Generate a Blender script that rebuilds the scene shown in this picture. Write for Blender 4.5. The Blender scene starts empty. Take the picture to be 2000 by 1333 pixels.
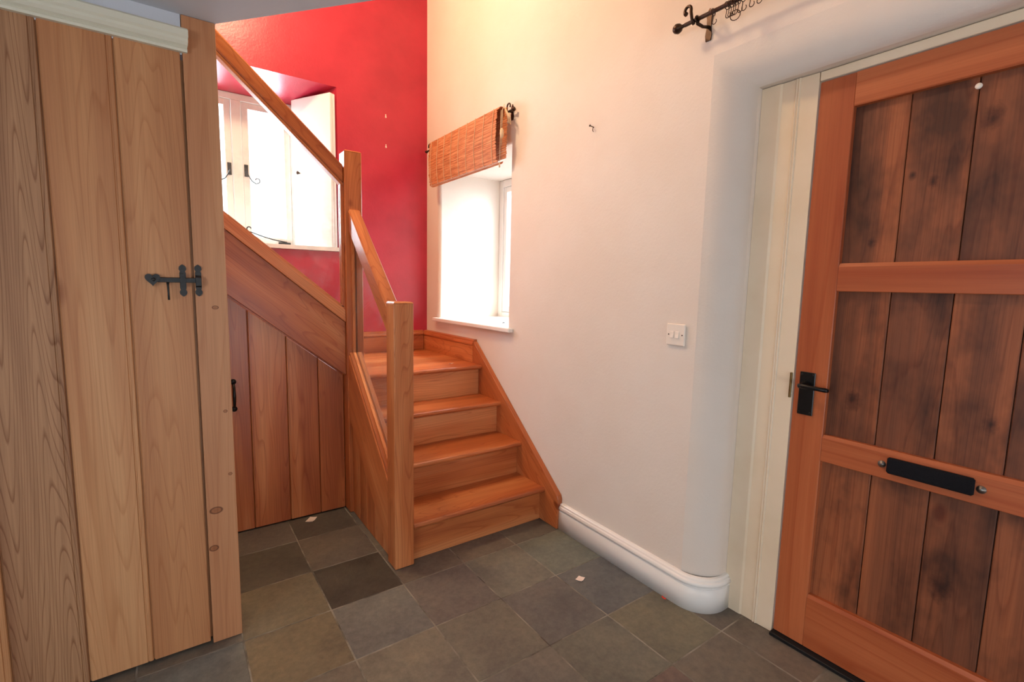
import bpy, bmesh, math, random
from mathutils import Vector, Matrix
random.seed(7)
S = bpy.context.scene
COL = S.collection

# ------------------------------------------------------------------ camera
YAW, PIT, ROL = 0.614858, -0.113297, 0.020991
fw = Vector((math.sin(YAW)*math.cos(PIT), math.cos(YAW)*math.cos(PIT), math.sin(PIT)))
r0 = Vector((math.cos(YAW), -math.sin(YAW), 0)); u0 = r0.cross(fw)
rt = r0*math.cos(ROL) + u0*math.sin(ROL); up = -r0*math.sin(ROL) + u0*math.cos(ROL)
cd = bpy.data.cameras.new('camera'); cam = bpy.data.objects.new('camera', cd); COL.objects.link(cam)
cam.matrix_world = Matrix(((rt.x, up.x, -fw.x, 0), (rt.y, up.y, -fw.y, 0), (rt.z, up.z, -fw.z, 1.28), (0, 0, 0, 1)))
cd.sensor_width = 36; cd.lens = 17.04; cd.clip_start = 0.02
S.camera = cam

# ------------------------------------------------------------------ light
vs = S.view_settings
vs.view_transform = 'Standard'; vs.look = 'None'; vs.gamma = 1; vs.use_curve_mapping = False
vs.exposure = 0.0
W = bpy.data.worlds.new('overcast_sky'); S.world = W; W.use_nodes = True
bg = W.node_tree.nodes['Background']; bg.inputs[0].default_value = (0.86, 0.94, 1.0, 1); bg.inputs[1].default_value = 3.6

def area(name, loc, target, sx, sy, power, color):
    l = bpy.data.lights.new(name, 'AREA'); l.shape = 'RECTANGLE'; l.size = sx; l.size_y = sy
    l.energy = power; l.color = color
    o = bpy.data.objects.new(name, l); COL.objects.link(o); o.location = loc
    o.rotation_euler = (Vector(target)-Vector(loc)).to_track_quat('-Z', 'Y').to_euler()
    return o
DAY = (0.80, 0.90, 1.0)
area('daylight_red_wall_window', (0.43, 4.12, 2.05), (0.55, 2.0, 1.3), 0.75, 0.95, 60, DAY)
area('daylight_cream_wall_window', (2.85, 2.80, 2.45), (1.2, 2.84, 0.8), 1.2, 1.5, 210, DAY)
area('fill_light_front', (0.3, -2.62, 0.62), (0.1, 1.5, 0.45), 1.5, 0.9, 29, (0.9, 0.95, 1.0))  # fill lamp outside an invented window behind the camera
area('fill_light_left', (-2.42, -0.5, 1.15), (1.0, 0.2, 0.7), 1.4, 1.1, 42, (0.84, 0.90, 1.0))  # fill lamp outside an invented left window, lights cream wall and front door

# ------------------------------------------------------------------ helpers
WLOC = {}
def tag(o, label=None, cat=None, group=None, kind=None):
    if label: o['label'] = label
    if cat: o['category'] = cat
    if group: o['group'] = group
    if kind: o['kind'] = kind
    return o
def thing(name, loc, label, cat, group=None, kind=None):
    o = bpy.data.objects.new(name, None); COL.objects.link(o); o.location = loc
    o.empty_display_size = 0.05
    WLOC[o] = Vector(loc); return tag(o, label, cat, group, kind)
def obj(name, bm, mat, parent=None, smooth=False, bev=0.0):
    """bm is in world coordinates; the object's origin goes to its middle."""
    if bev > 0:
        bmesh.ops.bevel(bm, geom=bm.edges[:], offset=bev, segments=1, profile=0.5, affect='EDGES', clamp_overlap=True)
    bmesh.ops.recalc_face_normals(bm, faces=bm.faces[:])
    c = Vector((0, 0, 0)); n = len(bm.verts)
    lo = Vector((1e9,)*3); hi = Vector((-1e9,)*3)
    for v in bm.verts:
        for i in range(3):
            lo[i] = min(lo[i], v.co[i]); hi[i] = max(hi[i], v.co[i])
    c = (lo+hi)/2
    bmesh.ops.translate(bm, verts=bm.verts[:], vec=-c)
    me = bpy.data.meshes.new(name); bm.to_mesh(me); bm.free()
    if smooth:
        for p in me.polygons: p.use_smooth = True
    me.materials.append(mat)
    o = bpy.data.objects.new(name, me); COL.objects.link(o)
    WLOC[o] = c
    if parent is not None:
        o.parent = parent; o.location = c - WLOC[parent]
    else: o.location = c
    return o
def copy_to(o, world_loc, parent=None):
    d = o.copy(); COL.objects.link(d); d.parent = parent
    WLOC[d] = Vector(world_loc)
    d.location = WLOC[d] - (WLOC[parent] if parent else Vector((0, 0, 0)))
    return d
def add_box(bm, lo, hi):
    vs_ = [bm.verts.new((x, y, z)) for x in (lo[0], hi[0]) for y in (lo[1], hi[1]) for z in (lo[2], hi[2])]
    for f in ((0,1,3,2),(4,6,7,5),(0,4,5,1),(2,3,7,6),(0,2,6,4),(1,5,7,3)): bm.faces.new([vs_[i] for i in f])
    return bm
def box(name, lo, hi, mat, parent=None, bev=0.0):
    return obj(name, add_box(bmesh.new(), lo, hi), mat, parent, bev=bev)
def add_prism(bm, pts, ax, a, b):
    """pts: 2D outline in the two remaining axes (in order x,y,z without ax), extruded a..b on ax."""
    def mk(p, t):
        q = list(p); q.insert(ax, t); return bm.verts.new(q)
    A = [mk(p, a) for p in pts]; B = [mk(p, b) for p in pts]; n = len(pts)
    bm.faces.new(A); bm.faces.new(B[::-1])
    for i in range(n): bm.faces.new((A[i], A[(i+1) % n], B[(i+1) % n], B[i]))
    return bm
def prism(name, pts, ax, a, b, mat, parent=None, bev=0.0, smooth=False):
    return obj(name, add_prism(bmesh.new(), pts, ax, a, b), mat, parent, bev=bev, smooth=smooth)
def add_tube(bm, pts, r, n=8, cap=True):
    pts = [Vector(p) for p in pts]; rings = []
    rs = r if isinstance(r, (list, tuple)) else [r]*len(pts)
    prev = None
    for i, p in enumerate(pts):
        d = (pts[min(i+1, len(pts)-1)] - pts[max(i-1, 0)]).normalized()
        if prev is None:
            a = d.orthogonal().normalized()
        else:
            a = (prev - d*prev.dot(d)); a = a.normalized() if a.length > 1e-6 else d.orthogonal().normalized()
        prev = a; b = d.cross(a)
        rings.append([bm.verts.new(p + (a*math.cos(2*math.pi*k/n) + b*math.sin(2*math.pi*k/n))*rs[i]) for k in range(n)])
    for i in range(len(rings)-1):
        for k in range(n): bm.faces.new((rings[i][k], rings[i][(k+1) % n], rings[i+1][(k+1) % n], rings[i+1][k]))
    if cap: bm.faces.new(rings[0][::-1]); bm.faces.new(rings[-1])
    return bm
def tube(name, pts, r, mat, parent=None, n=8):
    return obj(name, add_tube(bmesh.new(), pts, r, n), mat, parent, smooth=True)
def add_ring(bm, c, R, r, axis, N=14, n=6):
    c = Vector(c); ax = Vector(axis).normalized(); a = ax.orthogonal().normalized(); b = ax.cross(a); rings = []
    for i in range(N):
        t = 2*math.pi*i/N; d = a*math.cos(t)+b*math.sin(t)
        rings.append([bm.verts.new(c + d*(R + r*math.cos(2*math.pi*k/n)) + ax*(r*math.sin(2*math.pi*k/n))) for k in range(n)])
    for i in range(N):
        for k in range(n): bm.faces.new((rings[i][k], rings[i][(k+1) % n], rings[(i+1) % N][(k+1) % n], rings[(i+1) % N][k]))
    return bm
def add_lathe(bm, c, axis, prof, n=12):
    """prof: (radius, distance along axis)"""
    c = Vector(c); ax = Vector(axis).normalized()
    return add_tube(bm, [c + ax*d for _, d in prof], [max(r, 1e-4) for r, _ in prof], n)
def sweep_rect(bm, prof, y0, y1, z0, z1, closed_bottom=False, axis='x'):
    """prof: list of (offset outwards from the opening edge, depth).  Follows left side, head, right side (and sill)."""
    def pt(y, z, d): return (d, y, z) if axis == 'x' else (y, d, z)
    cols = []
    for o, d in prof:
        p = [pt(y0-o, z0 - (o if closed_bottom else 0), d), pt(y0-o, z1+o, d), pt(y1+o, z1+o, d), pt(y1+o, z0 - (o if closed_bottom else 0), d)]
        cols.append([bm.verts.new(q) for q in p])
    m = 4 if closed_bottom else 3
    for i in range(len(cols)-1):
        for k in range(m): bm.faces.new((cols[i][k], cols[i][(k+1) % 4], cols[i+1][(k+1) % 4], cols[i+1][k]))
    return bm
def wall_grid(bm, us, vs_, holes, f):
    """rectangular wall face cut on the lines us, vs_, leaving holes out"""
    cache = {}
    def V(u, v):
        if (u, v) not in cache: cache[(u, v)] = bm.verts.new(f(u, v))
        return cache[(u, v)]
    for i in range(len(us)-1):
        for j in range(len(vs_)-1):
            cu, cv = (us[i]+us[i+1])/2, (vs_[j]+vs_[j+1])/2
            if any(a < cu < b and c < cv < d for a, b, c, d in holes): continue
            bm.faces.new((V(us[i], vs_[j]), V(us[i+1], vs_[j]), V(us[i+1], vs_[j+1]), V(us[i], vs_[j+1])))
    return bm

# ------------------------------------------------------------------ materials
def srgb(r, g, b):
    f = lambda c: (c/255/12.92) if c/255 <= 0.04045 else ((c/255+0.055)/1.055)**2.4
    return (f(r), f(g), f(b), 1)
class NT:
    def __init__(s, name, rough=0.6, spec=0.4):
        s.m = bpy.data.materials.new(name); s.m.use_nodes = True; s.t = s.m.node_tree
        s.b = s.t.nodes['Principled BSDF']; s.b.inputs['Roughness'].default_value = rough
        s.b.inputs['Specular IOR Level'].default_value = spec
    def n(s, typ, **kw):
        nd = s.t.nodes.new(typ)
        for k, v in kw.items(): setattr(nd, k, v)
        return nd
    def l(s, a, b): s.t.links.new(a, b)
    def math(s, op, a, b=None):
        nd = s.n('ShaderNodeMath', operation=op)
        for i, v in enumerate((a, b)):
            if v is None: continue
            if isinstance(v, (int, float)): nd.inputs[i].default_value = v
            else: s.l(v, nd.inputs[i])
        return nd.outputs[0]
    def vmath(s, op, a, b=None, scale=None):
        nd = s.n('ShaderNodeVectorMath', operation=op)
        for i, v in enumerate((a, b)):
            if v is None: continue
            if isinstance(v, (tuple, list)): nd.inputs[i].default_value = v
            else: s.l(v, nd.inputs[i])
        if scale is not None:
            if isinstance(scale, (int, float)): nd.inputs['Scale'].default_value = scale
            else: s.l(scale, nd.inputs['Scale'])
        return nd.outputs['Value'] if op in ('DOT_PRODUCT', 'LENGTH', 'DISTANCE') else nd.outputs[0]
    def noise(s, vec, scale, detail=3, rough=0.5):
        nd = s.n('ShaderNodeTexNoise'); nd.inputs['Scale'].default_value = scale
        nd.inputs['Detail'].default_value = detail; nd.inputs['Roughness'].default_value = rough
        s.l(vec, nd.inputs['Vector']); return nd.outputs['Fac']
    def ramp(s, fac, stops):
        nd = s.n('ShaderNodeValToRGB'); e = nd.color_ramp.elements
        while len(e) < len(stops): e.new(0.5)
        for el, (p, c) in zip(e, stops): el.position = p; el.color = c if len(c) == 4 else (*c, 1)
        s.l(fac, nd.inputs[0]); return nd.outputs[0]
    def mix(s, fac, a, b, blend='MIX'):
        nd = s.n('ShaderNodeMix', data_type='RGBA', blend_type=blend)
        for i, v in ((0, fac), (6, a), (7, b)):
            if isinstance(v, (int, float, tuple)): nd.inputs[i].default_value = v
            else: s.l(v, nd.inputs[i])
        return nd.outputs[2]
    def pos(s): return s.n('ShaderNodeNewGeometry').outputs['Position']
    def rnd(s): return s.n('ShaderNodeObjectInfo').outputs['Random']
    def bump(s, h, strength=0.2, dist=0.002):
        nd = s.n('ShaderNodeBump'); nd.inputs['Strength'].default_value = strength; nd.inputs['Distance'].default_value = dist
        s.l(h, nd.inputs['Height']); s.l(nd.outputs[0], s.b.inputs['Normal'])
    def col(s, c):
        if isinstance(c, tuple): s.b.inputs['Base Color'].default_value = c
        else: s.l(c, s.b.inputs['Base Color'])

WC = {}
def wood(kind, d):
    """procedural softwood; d is the direction of the grain"""
    key = (kind, tuple(round(c, 3) for c in d))
    if key in WC: return WC[key]
    P = WOODS[kind]; k = NT('wood_%s_%d' % (kind, len(WC)), P.get('rough', 0.45), P.get('spec', 0.4))
    dv = Vector(d).normalized()
    p0 = k.pos(); r = k.rnd()
    p = k.vmath('ADD', p0, k.vmath('SCALE', (3.7, 5.3, 4.1), None, r))
    al = k.vmath('DOT_PRODUCT', p, tuple(dv))
    # squash the grain direction
    v = k.vmath('SUBTRACT', p, k.vmath('SCALE', tuple(dv), None, k.math('MULTIPLY', al, 1-P.get('stretch', 0.09))))
    base = k.noise(v, P.get('ring', 5.0), 2, 0.45)
    rings = k.math('FRACT', k.math('MULTIPLY', base, P.get('rings', 26.0)))
    fine_v = k.vmath('SUBTRACT', p, k.vmath('SCALE', tuple(dv), None, k.math('MULTIPLY', al, 0.985)))
    fine = k.noise(fine_v, P.get('fine', 220.0), 2, 0.6)
    tone = k.noise(v, 7.0, 3, 0.55)
    lo, mid, hi = P['cols']
    c = k.ramp(tone, [(0.36, lo), (0.5, mid), (0.64, hi)])
    rg = k.ramp(rings, [(0.0, (1, 1, 1)), (0.72, (1, 1, 1)), (0.93, P['ringcol']), (1.0, (1, 1, 1))])
    c = k.mix(P.get('ringamt', 0.6), c, rg, 'MULTIPLY')
    fr = k.ramp(fine, [(0.32, (0.80, 0.76, 0.72)), (0.6, (1, 1, 1))])
    c = k.mix(P.get('fineamt', 0.6), c, fr, 'MULTIPLY')
    # each board its own shade
    sh = k.ramp(r, [(0.0, P.get('shade0', (0.86, 0.84, 0.82))), (1.0, (1.0, 1.0, 1.0))])
    c = k.mix(1.0, c, sh, 'MULTIPLY')
    if 'stain' in P:     # old dark water stains in the timber
        st = k.noise(k.vmath('MULTIPLY', p, (1, 1, 0.55)), 6.0, 4, 0.6)
        sm = k.ramp(st, [(0.46, (1, 1, 1)), (0.66, P['stain'])])
        c = k.mix(0.9, c, sm, 'MULTIPLY')
    # scattered knots: voronoi cells, only some of them
    if P.get('knots', True):
        vk = k.n('ShaderNodeTexVoronoi'); vk.feature = 'F1'; vk.inputs['Scale'].default_value = P.get('knotscale', 4.2)
        kv = k.vmath('SUBTRACT', p, k.vmath('SCALE', tuple(dv), None, k.math('MULTIPLY', al, 0.45)))
        k.l(kv, vk.inputs['Vector'])
        km = k.ramp(vk.outputs['Distance'], [(0.0, (0.30, 0.17, 0.10)), (0.05, (0.45, 0.26, 0.16)), (0.085, (1, 1, 1))])
        c = k.mix(0.85, c, km, 'MULTIPLY')
    for (kx, ky, kz, sx, sz) in P.get('fixed_knots', ()):
        dd = k.vmath('LENGTH', k.vmath('MULTIPLY', k.vmath('SUBTRACT', p0, (kx, ky, kz)), (1/sx, 3.0, 1/sz)))
        km = k.ramp(dd, [(0.0, (0.62, 0.50, 0.42)), (0.55, (0.72, 0.60, 0.50)), (0.8, (0.25, 0.17, 0.12)), (1.0, (1, 1, 1))])
        c = k.mix(1.0, c, km, 'MULTIPLY')
    for (kx, ky, kz, sy, sz) in P.get('soft_knots', ()):
        dd = k.vmath('LENGTH', k.vmath('MULTIPLY', k.vmath('SUBTRACT', p0, (kx, ky, kz)), (3.0, 1/sy, 1/sz)))
        dd = k.math('ADD', dd, k.math('MULTIPLY', k.math('SUBTRACT', k.noise(p0, 45, 3, 0.6), 0.5), 1.1))
        km = k.ramp(dd, [(0.0, (0.22, 0.18, 0.17)), (0.3, (0.42, 0.36, 0.33)), (1.0, (1, 1, 1))])
        c = k.mix(1.0, c, km, 'MULTIPLY')
    k.col(c)
    k.bump(k.math('ADD', fine, k.math('MULTIPLY', rings, 0.3)), P.get('bump', 0.15), 0.001)
    WC[key] = k.m; return k.m
WOODS = {
 'stair': dict(cols=(srgb(178, 95, 52), srgb(204, 118, 66), srgb(224, 148, 94)), ringcol=(0.66, 0.46, 0.34), rough=0.33, spec=0.5, ringamt=0.6, rings=40, fineamt=0.75, knotscale=4.2, shade0=(0.80, 0.78, 0.76)),
 'pine': dict(cols=(srgb(190, 130, 86), srgb(203, 144, 97), srgb(214, 160, 112)), ringcol=(0.72, 0.56, 0.42), rough=0.5, rings=58, ring=4.2, stretch=0.05, ringamt=0.45, knotscale=2.3, shade0=(0.9, 0.88, 0.86)),
 'coarse': dict(cols=(srgb(122, 80, 54), srgb(154, 107, 74), srgb(184, 138, 100)), ringcol=(0.52, 0.38, 0.28), rough=0.55, rings=80, ring=5.0, stretch=0.03, ringamt=0.8, fineamt=0.9, knots=False, bump=0.35, shade0=(0.95, 0.93, 0.92)),
 'post': dict(cols=(srgb(192, 133, 92), srgb(204, 147, 104), srgb(214, 162, 118)), ringcol=(0.78, 0.62, 0.5), rough=0.5, rings=34, ring=4.0, ringamt=0.4, stretch=0.05, knots=False,
      fixed_knots=((0.122, 1.885, 1.188, 0.011, 0.007), (0.096, 1.885, 0.487, 0.022, 0.014), (0.084, 1.885, 0.352, 0.016, 0.012), (0.137, 1.885, 0.833, 0.007, 0.006), (0.143, 1.885, 0.609, 0.007, 0.006))),
 'door': dict(cols=(srgb(166, 84, 48), srgb(178, 96, 56), srgb(190, 108, 66)), ringcol=(0.80, 0.62, 0.5), rough=0.42, rings=14, ring=4.0, stretch=0.05, fineamt=0.5, knotscale=2.6, shade0=(0.93, 0.9, 0.88)),
 'board': dict(cols=(srgb(112, 66, 44), srgb(138, 80, 50), srgb(168, 96, 58)), ringcol=(0.62, 0.5, 0.42), rough=0.55, rings=30, ring=5.0, stretch=0.05, stain=(0.26, 0.25, 0.26), knotscale=3.6, fineamt=0.95, shade0=(0.82, 0.82, 0.82), soft_knots=((1.821, 0.373, 1.755, 0.026, 0.042), (1.821, 0.535, 1.63, 0.012, 0.016), (1.821, 0.485, 1.605, 0.016, 0.024), (1.821, 0.622, 1.44, 0.014, 0.02), (1.821, 0.30, 0.93, 0.02, 0.03), (1.821, 0.63, 0.93, 0.03, 0.04), (1.821, 0.36, 0.42, 0.03, 0.05))),
}
def paint(name, c, rough=0.5, bumpscale=140, bumpamt=0.08, mottle=None, spec=0.3):
    k = NT(name, rough, spec); p = k.pos()
    if mottle:
        k.col(k.ramp(k.noise(p, mottle[1], 4, 0.6), [(0.35, mottle[0]), (0.62, c)]))
    else: k.col(c)
    h = k.math('ADD', k.noise(p, bumpscale, 3, 0.6), k.math('MULTIPLY', k.noise(p, 6.0, 2, 0.5), 2.5))
    k.bump(h, bumpamt, 0.004)
    return k.m
M = {}
M['cream'] = paint('cream_plaster', srgb(232, 220, 208), 0.75, 90, 0.22, (srgb(228, 214, 200), 1.6))
M['red'] = paint('red_plaster', srgb(186, 42, 64), 0.36, 90, 0.2, (srgb(168, 30, 54), 2.6), 0.6)
M['ceil'] = paint('ceiling_plaster', srgb(206, 208, 214), 0.85, 70, 0.2)
M['white'] = paint('white_gloss_paint', srgb(238, 234, 228), 0.32, 60, 0.03)
M['frame'] = paint('cream_gloss_paint', srgb(232, 214, 188), 0.4, 60, 0.015, (srgb(225, 205, 176), 3.0))
M['cornice'] = paint('cornice_paint', srgb(222, 218, 198), 0.5, 60, 0.05)
M['switch'] = paint('switch_plastic', srgb(240, 228, 214), 0.3, 20, 0.0)
M['paper'] = paint('paper', srgb(240, 225, 215), 0.8, 40, 0.05)
M['redscrap'] = paint('red_paper', srgb(220, 60, 50), 0.7, 40, 0.05)
M['plug'] = paint('filler_plug', srgb(236, 214, 200), 0.7, 40, 0.05)
M['cord'] = paint('cotton_cord', srgb(226, 196, 158), 0.8, 400, 0.2)
M['rubber'] = paint('black_rubber', srgb(20, 19, 20), 0.6, 100, 0.1)
M['brush'] = paint('black_brush', srgb(10, 10, 16), 0.9, 300, 0.4)
def metal(name, c, rough, metallic=0.8):
    k = NT(name, rough, 0.5); k.b.inputs['Metallic'].default_value = metallic
    p = k.pos(); k.col(k.ramp(k.noise(p, 60, 3, 0.6), [(0.35, tuple(x*0.7 for x in c[:3])+(1,)), (0.65, c)]))
    k.bump(k.noise(p, 180, 2, 0.6), 0.25, 0.001); return k.m
M['iron'] = metal('black_iron', srgb(58, 58, 58), 0.5, 0.5)
M['blackiron'] = metal('glossy_black_iron', srgb(22, 22, 23), 0.32, 0.4)
M['bronze'] = metal('bronzed_iron', srgb(72, 52, 40), 0.38, 0.75)
M['brass'] = metal('dull_brass', srgb(140, 112, 70), 0.4, 0.9)
M['steel'] = metal('dull_steel', srgb(150, 146, 140), 0.4, 0.9)
def glass_mat(name, refl, tint=(1, 1, 1, 1), rough=0.0, smudge=0.0):
    k = NT(name); k.t.nodes.remove(k.b)
    tr = k.n('ShaderNodeBsdfTransparent'); tr.inputs[0].default_value = tint
    gl = k.n('ShaderNodeBsdfGlossy'); gl.inputs['Roughness'].default_value = rough
    fr = k.n('ShaderNodeLayerWeight'); fr.inputs[0].default_value = 0.5
    sch = k.math('ADD', k.math('MULTIPLY', k.math('POWER', fr.outputs['Facing'], 5.0), 0.8), 0.04)
    mx = k.n('ShaderNodeMixShader'); k.l(k.math('MULTIPLY', sch, refl), mx.inputs[0])
    k.l(tr.outputs[0], mx.inputs[1]); k.l(gl.outputs[0], mx.inputs[2])
    out = mx.outputs[0]
    if smudge:
        df = k.n('ShaderNodeBsdfDiffuse'); df.inputs[0].default_value = (0.9, 0.9, 0.92, 1)
        m2 = k.n('ShaderNodeMixShader'); p = k.pos()
        f = k.ramp(k.math('MULTIPLY', k.noise(p, 14, 5, 0.75), k.noise(p, 3.0, 2, 0.5)), [(0.22, (0.01,)*3), (0.42, (smudge,)*3)])
        k.l(f, m2.inputs[0]); k.l(out, m2.inputs[1]); k.l(df.outputs[0], m2.inputs[2]); out = m2.outputs[0]
    k.l(out, k.t.nodes['Material Output'].inputs[0]); return k.m
M['glass'] = glass_mat('clear_glass', 0.7, (0.97, 0.985, 0.98, 1), smudge=0.12)
M['pane'] = glass_mat('window_glass', 1.0, (0.99, 0.995, 1, 1))
def slate():
    k = NT('slate', 0.5, 0.4); p0 = k.pos(); oi = k.n('ShaderNodeObjectInfo')
    p = k.vmath('ADD', p0, k.vmath('SCALE', (5.1, 7.7, 3.3), None, oi.outputs['Random']))
    a = k.noise(p, 5.0, 5, 0.65); b = k.noise(p, 40.0, 4, 0.7)
    c = k.mix(1.0, oi.outputs['Color'], k.ramp(a, [(0.32, (0.74, 0.74, 0.76)), (0.52, (1, 1, 0.97)), (0.7, (1.22, 1.18, 1.08))]), 'MULTIPLY')
    c = k.mix(0.55, c, k.ramp(b, [(0.3, (0.72, 0.72, 0.72)), (0.65, (1.15, 1.15, 1.15))]), 'MULTIPLY')
    k.col(c)
    k.l(k.ramp(a, [(0.3, (0.42,)*3), (0.7, (0.62,)*3)]), k.b.inputs['Roughness'])
    k.bump(k.math('ADD', b, k.math('MULTIPLY', a, 1.4)), 0.3, 0.004); return k.m
M['slate'] = slate()
M['grout'] = paint('grout', srgb(150, 146, 134), 0.9, 200, 0.3, (srgb(84, 80, 72), 7.0))
def bamboo():
    k = NT('bamboo', 0.6, 0.3); p = k.pos()
    z = k.vmath('MULTIPLY', p, (0.1, 0.06, 1.0))
    c = k.ramp(k.noise(z, 160, 2, 0.6), [(0.3, srgb(176, 100, 56)), (0.5, srgb(206, 130, 82)), (0.7, srgb(224, 158, 110))])
    c = k.mix(0.5, c, k.ramp(k.noise(p, 7, 3, 0.6), [(0.35, (0.8, 0.74, 0.68)), (0.6, (1, 1, 1))]), 'MULTIPLY')
    k.col(c); k.bump(k.noise(z, 300, 2, 0.6), 0.3, 0.001); return k.m
M['bamboo'] = bamboo()
X_, Y_, Z_ = (1, 0, 0), (0, 1, 0), (0, 0, 1)

# ================================================================== SETTING
XW, YR, ZC, ZT = 1.65, 3.506, 2.085, 3.75       # cream wall, red wall, low ceiling, stairwell ceiling
X0, Y0 = -2.2, -2.4
# ---- floor: mortar bed and slate tiles
floor = box('floor', (X0, Y0, -0.12), (1.86, YR, -0.0012), M['grout'])
tag(floor, 'dark grey slate tiled floor with thin pale grout lines', 'floor', kind='structure')
xs = [-0.148+0.3*i if i < 1 else (0.156, 0.46, 0.76, 1.056, 1.350, 1.645, 1.94)[i-1] for i in range(-7, 8)]
ys = [0.918+0.309*i if i < 1 else (1.220, 1.535, 1.842, 2.150, 2.460, 2.77)[i-1] for i in range(-10, 7)]
PAL = [srgb(a+3, b+2, c+1) for a, b, c in ((104, 100, 92), (96, 92, 86), (112, 106, 96), (98, 98, 96), (106, 98, 90), (114, 110, 100), (94, 92, 90))]
SPEC = {}
def settile(x, y, c): SPEC[(x, y)] = c
def cell(x, y):
    for i in range(len(xs)-1):
        for j in range(len(ys)-1):
            if xs[i] <= x < xs[i+1] and ys[j] <= y < ys[j+1]: return (i, j)
for x, y, c in ((0.6, 2.0, (72, 67, 60)), (0.3, 2.3, (84, 80, 72)), (0.6, 2.3, (102, 95, 86)), (0.3, 2.6, (100, 94, 88)), (0.6, 2.6, (84, 80, 74)),
                (0.3, 2.0, (112, 104, 86)), (0.3, 1.7, (116, 106, 86)), (0.6, 1.7, (112, 112, 108)), (0.9, 1.7, (102, 96, 92)), (1.2, 1.7, (112, 110, 100)),
                (1.5, 1.7, (112, 116, 106)), (0.9, 1.4, (108, 104, 94)), (1.2, 1.4, (98, 95, 92)), (1.5, 1.4, (96, 98, 98)), (1.2, 1.1, (104, 102, 92)),
                (1.5, 1.1, (112, 107, 90)), (1.5, 0.8, (106, 98, 88)), (0.9, 1.0, (104, 100, 94)), (1.2, 0.8, (110, 92, 84)), (0.0, 1.7, (108, 110, 106))):
    SPEC[cell(x, y)] = srgb(*[90+(q-90)*0.95+3 for q in c])
protos = {}
for i in range(len(xs)-1):
    for j in range(len(ys)-1):
        xa, xb, ya, yb = xs[i]+.0022, min(xs[i+1]-.0022, 1.84), ys[j]+.0022, ys[j+1]-.0022
        if xb-xa < 0.02: continue
        if xb < 0.05 and ya > 2.0: continue
        if xa > 0.9 and ya > 2.1: continue
        sz = (round(xb-xa, 3), round(yb-ya, 3)); c = ((xa+xb)/2, (ya+yb)/2, -0.004)
        if sz not in protos:
            t = box('slate_tile', (xa, ya, -0.009), (xb, yb, 0.0), M['slate'], floor, bev=0.0015); protos[sz] = t
            WLOC[t] = WLOC[t]
        else:
            t = copy_to(protos[sz], (c[0], c[1], WLOC[protos[sz]].z + random.uniform(-.0006, 0)), floor); t.name = 'slate_tile'
        t.color = SPEC.get((i, j), random.choice(PAL))

# ---- cream wall with the deep window and the round-edged door recess
DY0, DY1, DZ = -0.225, 1.0, 2.008         # door recess opening
RR = 0.109; RH = 0.114
WY0, WY1, WZ0, WZ1 = 2.39, 3.30, 1.005, 2.100   # head rounds up to the same line as the door recess
bm = bmesh.new()
wr = 0.022
wall_grid(bm, [Y0, DY0-RR, DY1+RR, WY0-wr, WY1+wr, YR], [0, WZ0-wr, DZ+RH, ZT],
          [(DY0-RR, DY1+RR, 0, DZ+RH), (WY0-wr, WY1+wr, WZ0-wr, WZ1+wr)], lambda u, v: (XW, u, v))
RD = 0.12                                   # depth over which the plaster rounds into the recess
a0 = math.radians(27)
rows = []
for t in range(13):
    a = a0+(math.pi/2-a0)*t/12
    d = (math.cos(a0)-math.cos(a))/math.cos(a0)            # 0..1 of the depth
    rows.append((RR*(1-math.sin(a))/(1-math.sin(a0)), RH*(1-math.sqrt(max(0, 1-(1-d)**2))), XW+RD*d))
rows.append((0, 0, 1.86))
cols = [[bm.verts.new(p) for p in ((d, DY0-o, 0), (d, DY0-o, DZ+h), (d, DY1+o, DZ+h), (d, DY1+o, 0))] for o, h, d in rows]
for i in range(len(cols)-1):
    for q in range(3): bm.faces.new((cols[i][q], cols[i][q+1], cols[i+1][q+1], cols[i+1][q]))
arc2 = [(wr*(1-math.sin(t*math.pi/8)), XW+wr*(1-math.cos(t*math.pi/8))) for t in range(5)]
sweep_rect(bm, arc2+[(0, 2.26)], WY0, WY1, WZ0, WZ1, closed_bottom=True)
bmesh.ops.remove_doubles(bm, verts=bm.verts[:], dist=1e-5)
o = obj('wall_right', bm, M['cream'])
for p in o.data.polygons: p.use_smooth = abs(p.normal.x) > 0.02 and abs(p.normal.x) < 0.9999
for e in o.data.edges:      # keep the arris at the wall face crisp
    va, vb = (o.data.vertices[i].co + WLOC[o] for i in e.vertices)
    e.use_edge_sharp = abs(va.x-XW) < 1e-4 and abs(vb.x-XW) < 1e-4 and abs(va.y-vb.y) < 1e-4
tag(o, 'cream plastered wall with deep window and rounded door recess', 'wall', kind='structure')

# ---- red wall with splayed window embrasure
EX0, EX1, EZ0, EZ1 = -0.13, 0.985, 1.49, 2.585       # opening on the wall face
IX0, IX1, IZ0, IZ1 = 0.04, 0.80, 1.49, 2.52          # opening at the window
bm = bmesh.new()
wall_grid(bm, [X0, EX0, EX1, XW], [0, EZ0, EZ1, ZT], [(EX0, EX1, EZ0, EZ1)], lambda u, v: (u, YR, v))
A = [(EX0, YR, EZ0), (EX0, YR, EZ1), (EX1, YR, EZ1), (EX1, YR, EZ0)]
B = [(IX0, 3.85, IZ0), (IX0, 3.85, IZ1), (IX1, 3.85, IZ1), (IX1, 3.85, IZ0)]
Cc = [(IX0, 3.96, IZ0), (IX0, 3.96, IZ1), (IX1, 3.96, IZ1), (IX1, 3.96, IZ0)]
rows = [[bm.verts.new(p) for p in q] for q in (A, B, Cc)]
for q in range(2):
    for k in range(4): bm.faces.new((rows[q][k], rows[q][(k+1) % 4], rows[q+1][(k+1) % 4], rows[q+1][k]))
bmesh.ops.remove_doubles(bm, verts=bm.verts[:], dist=1e-5)
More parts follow.
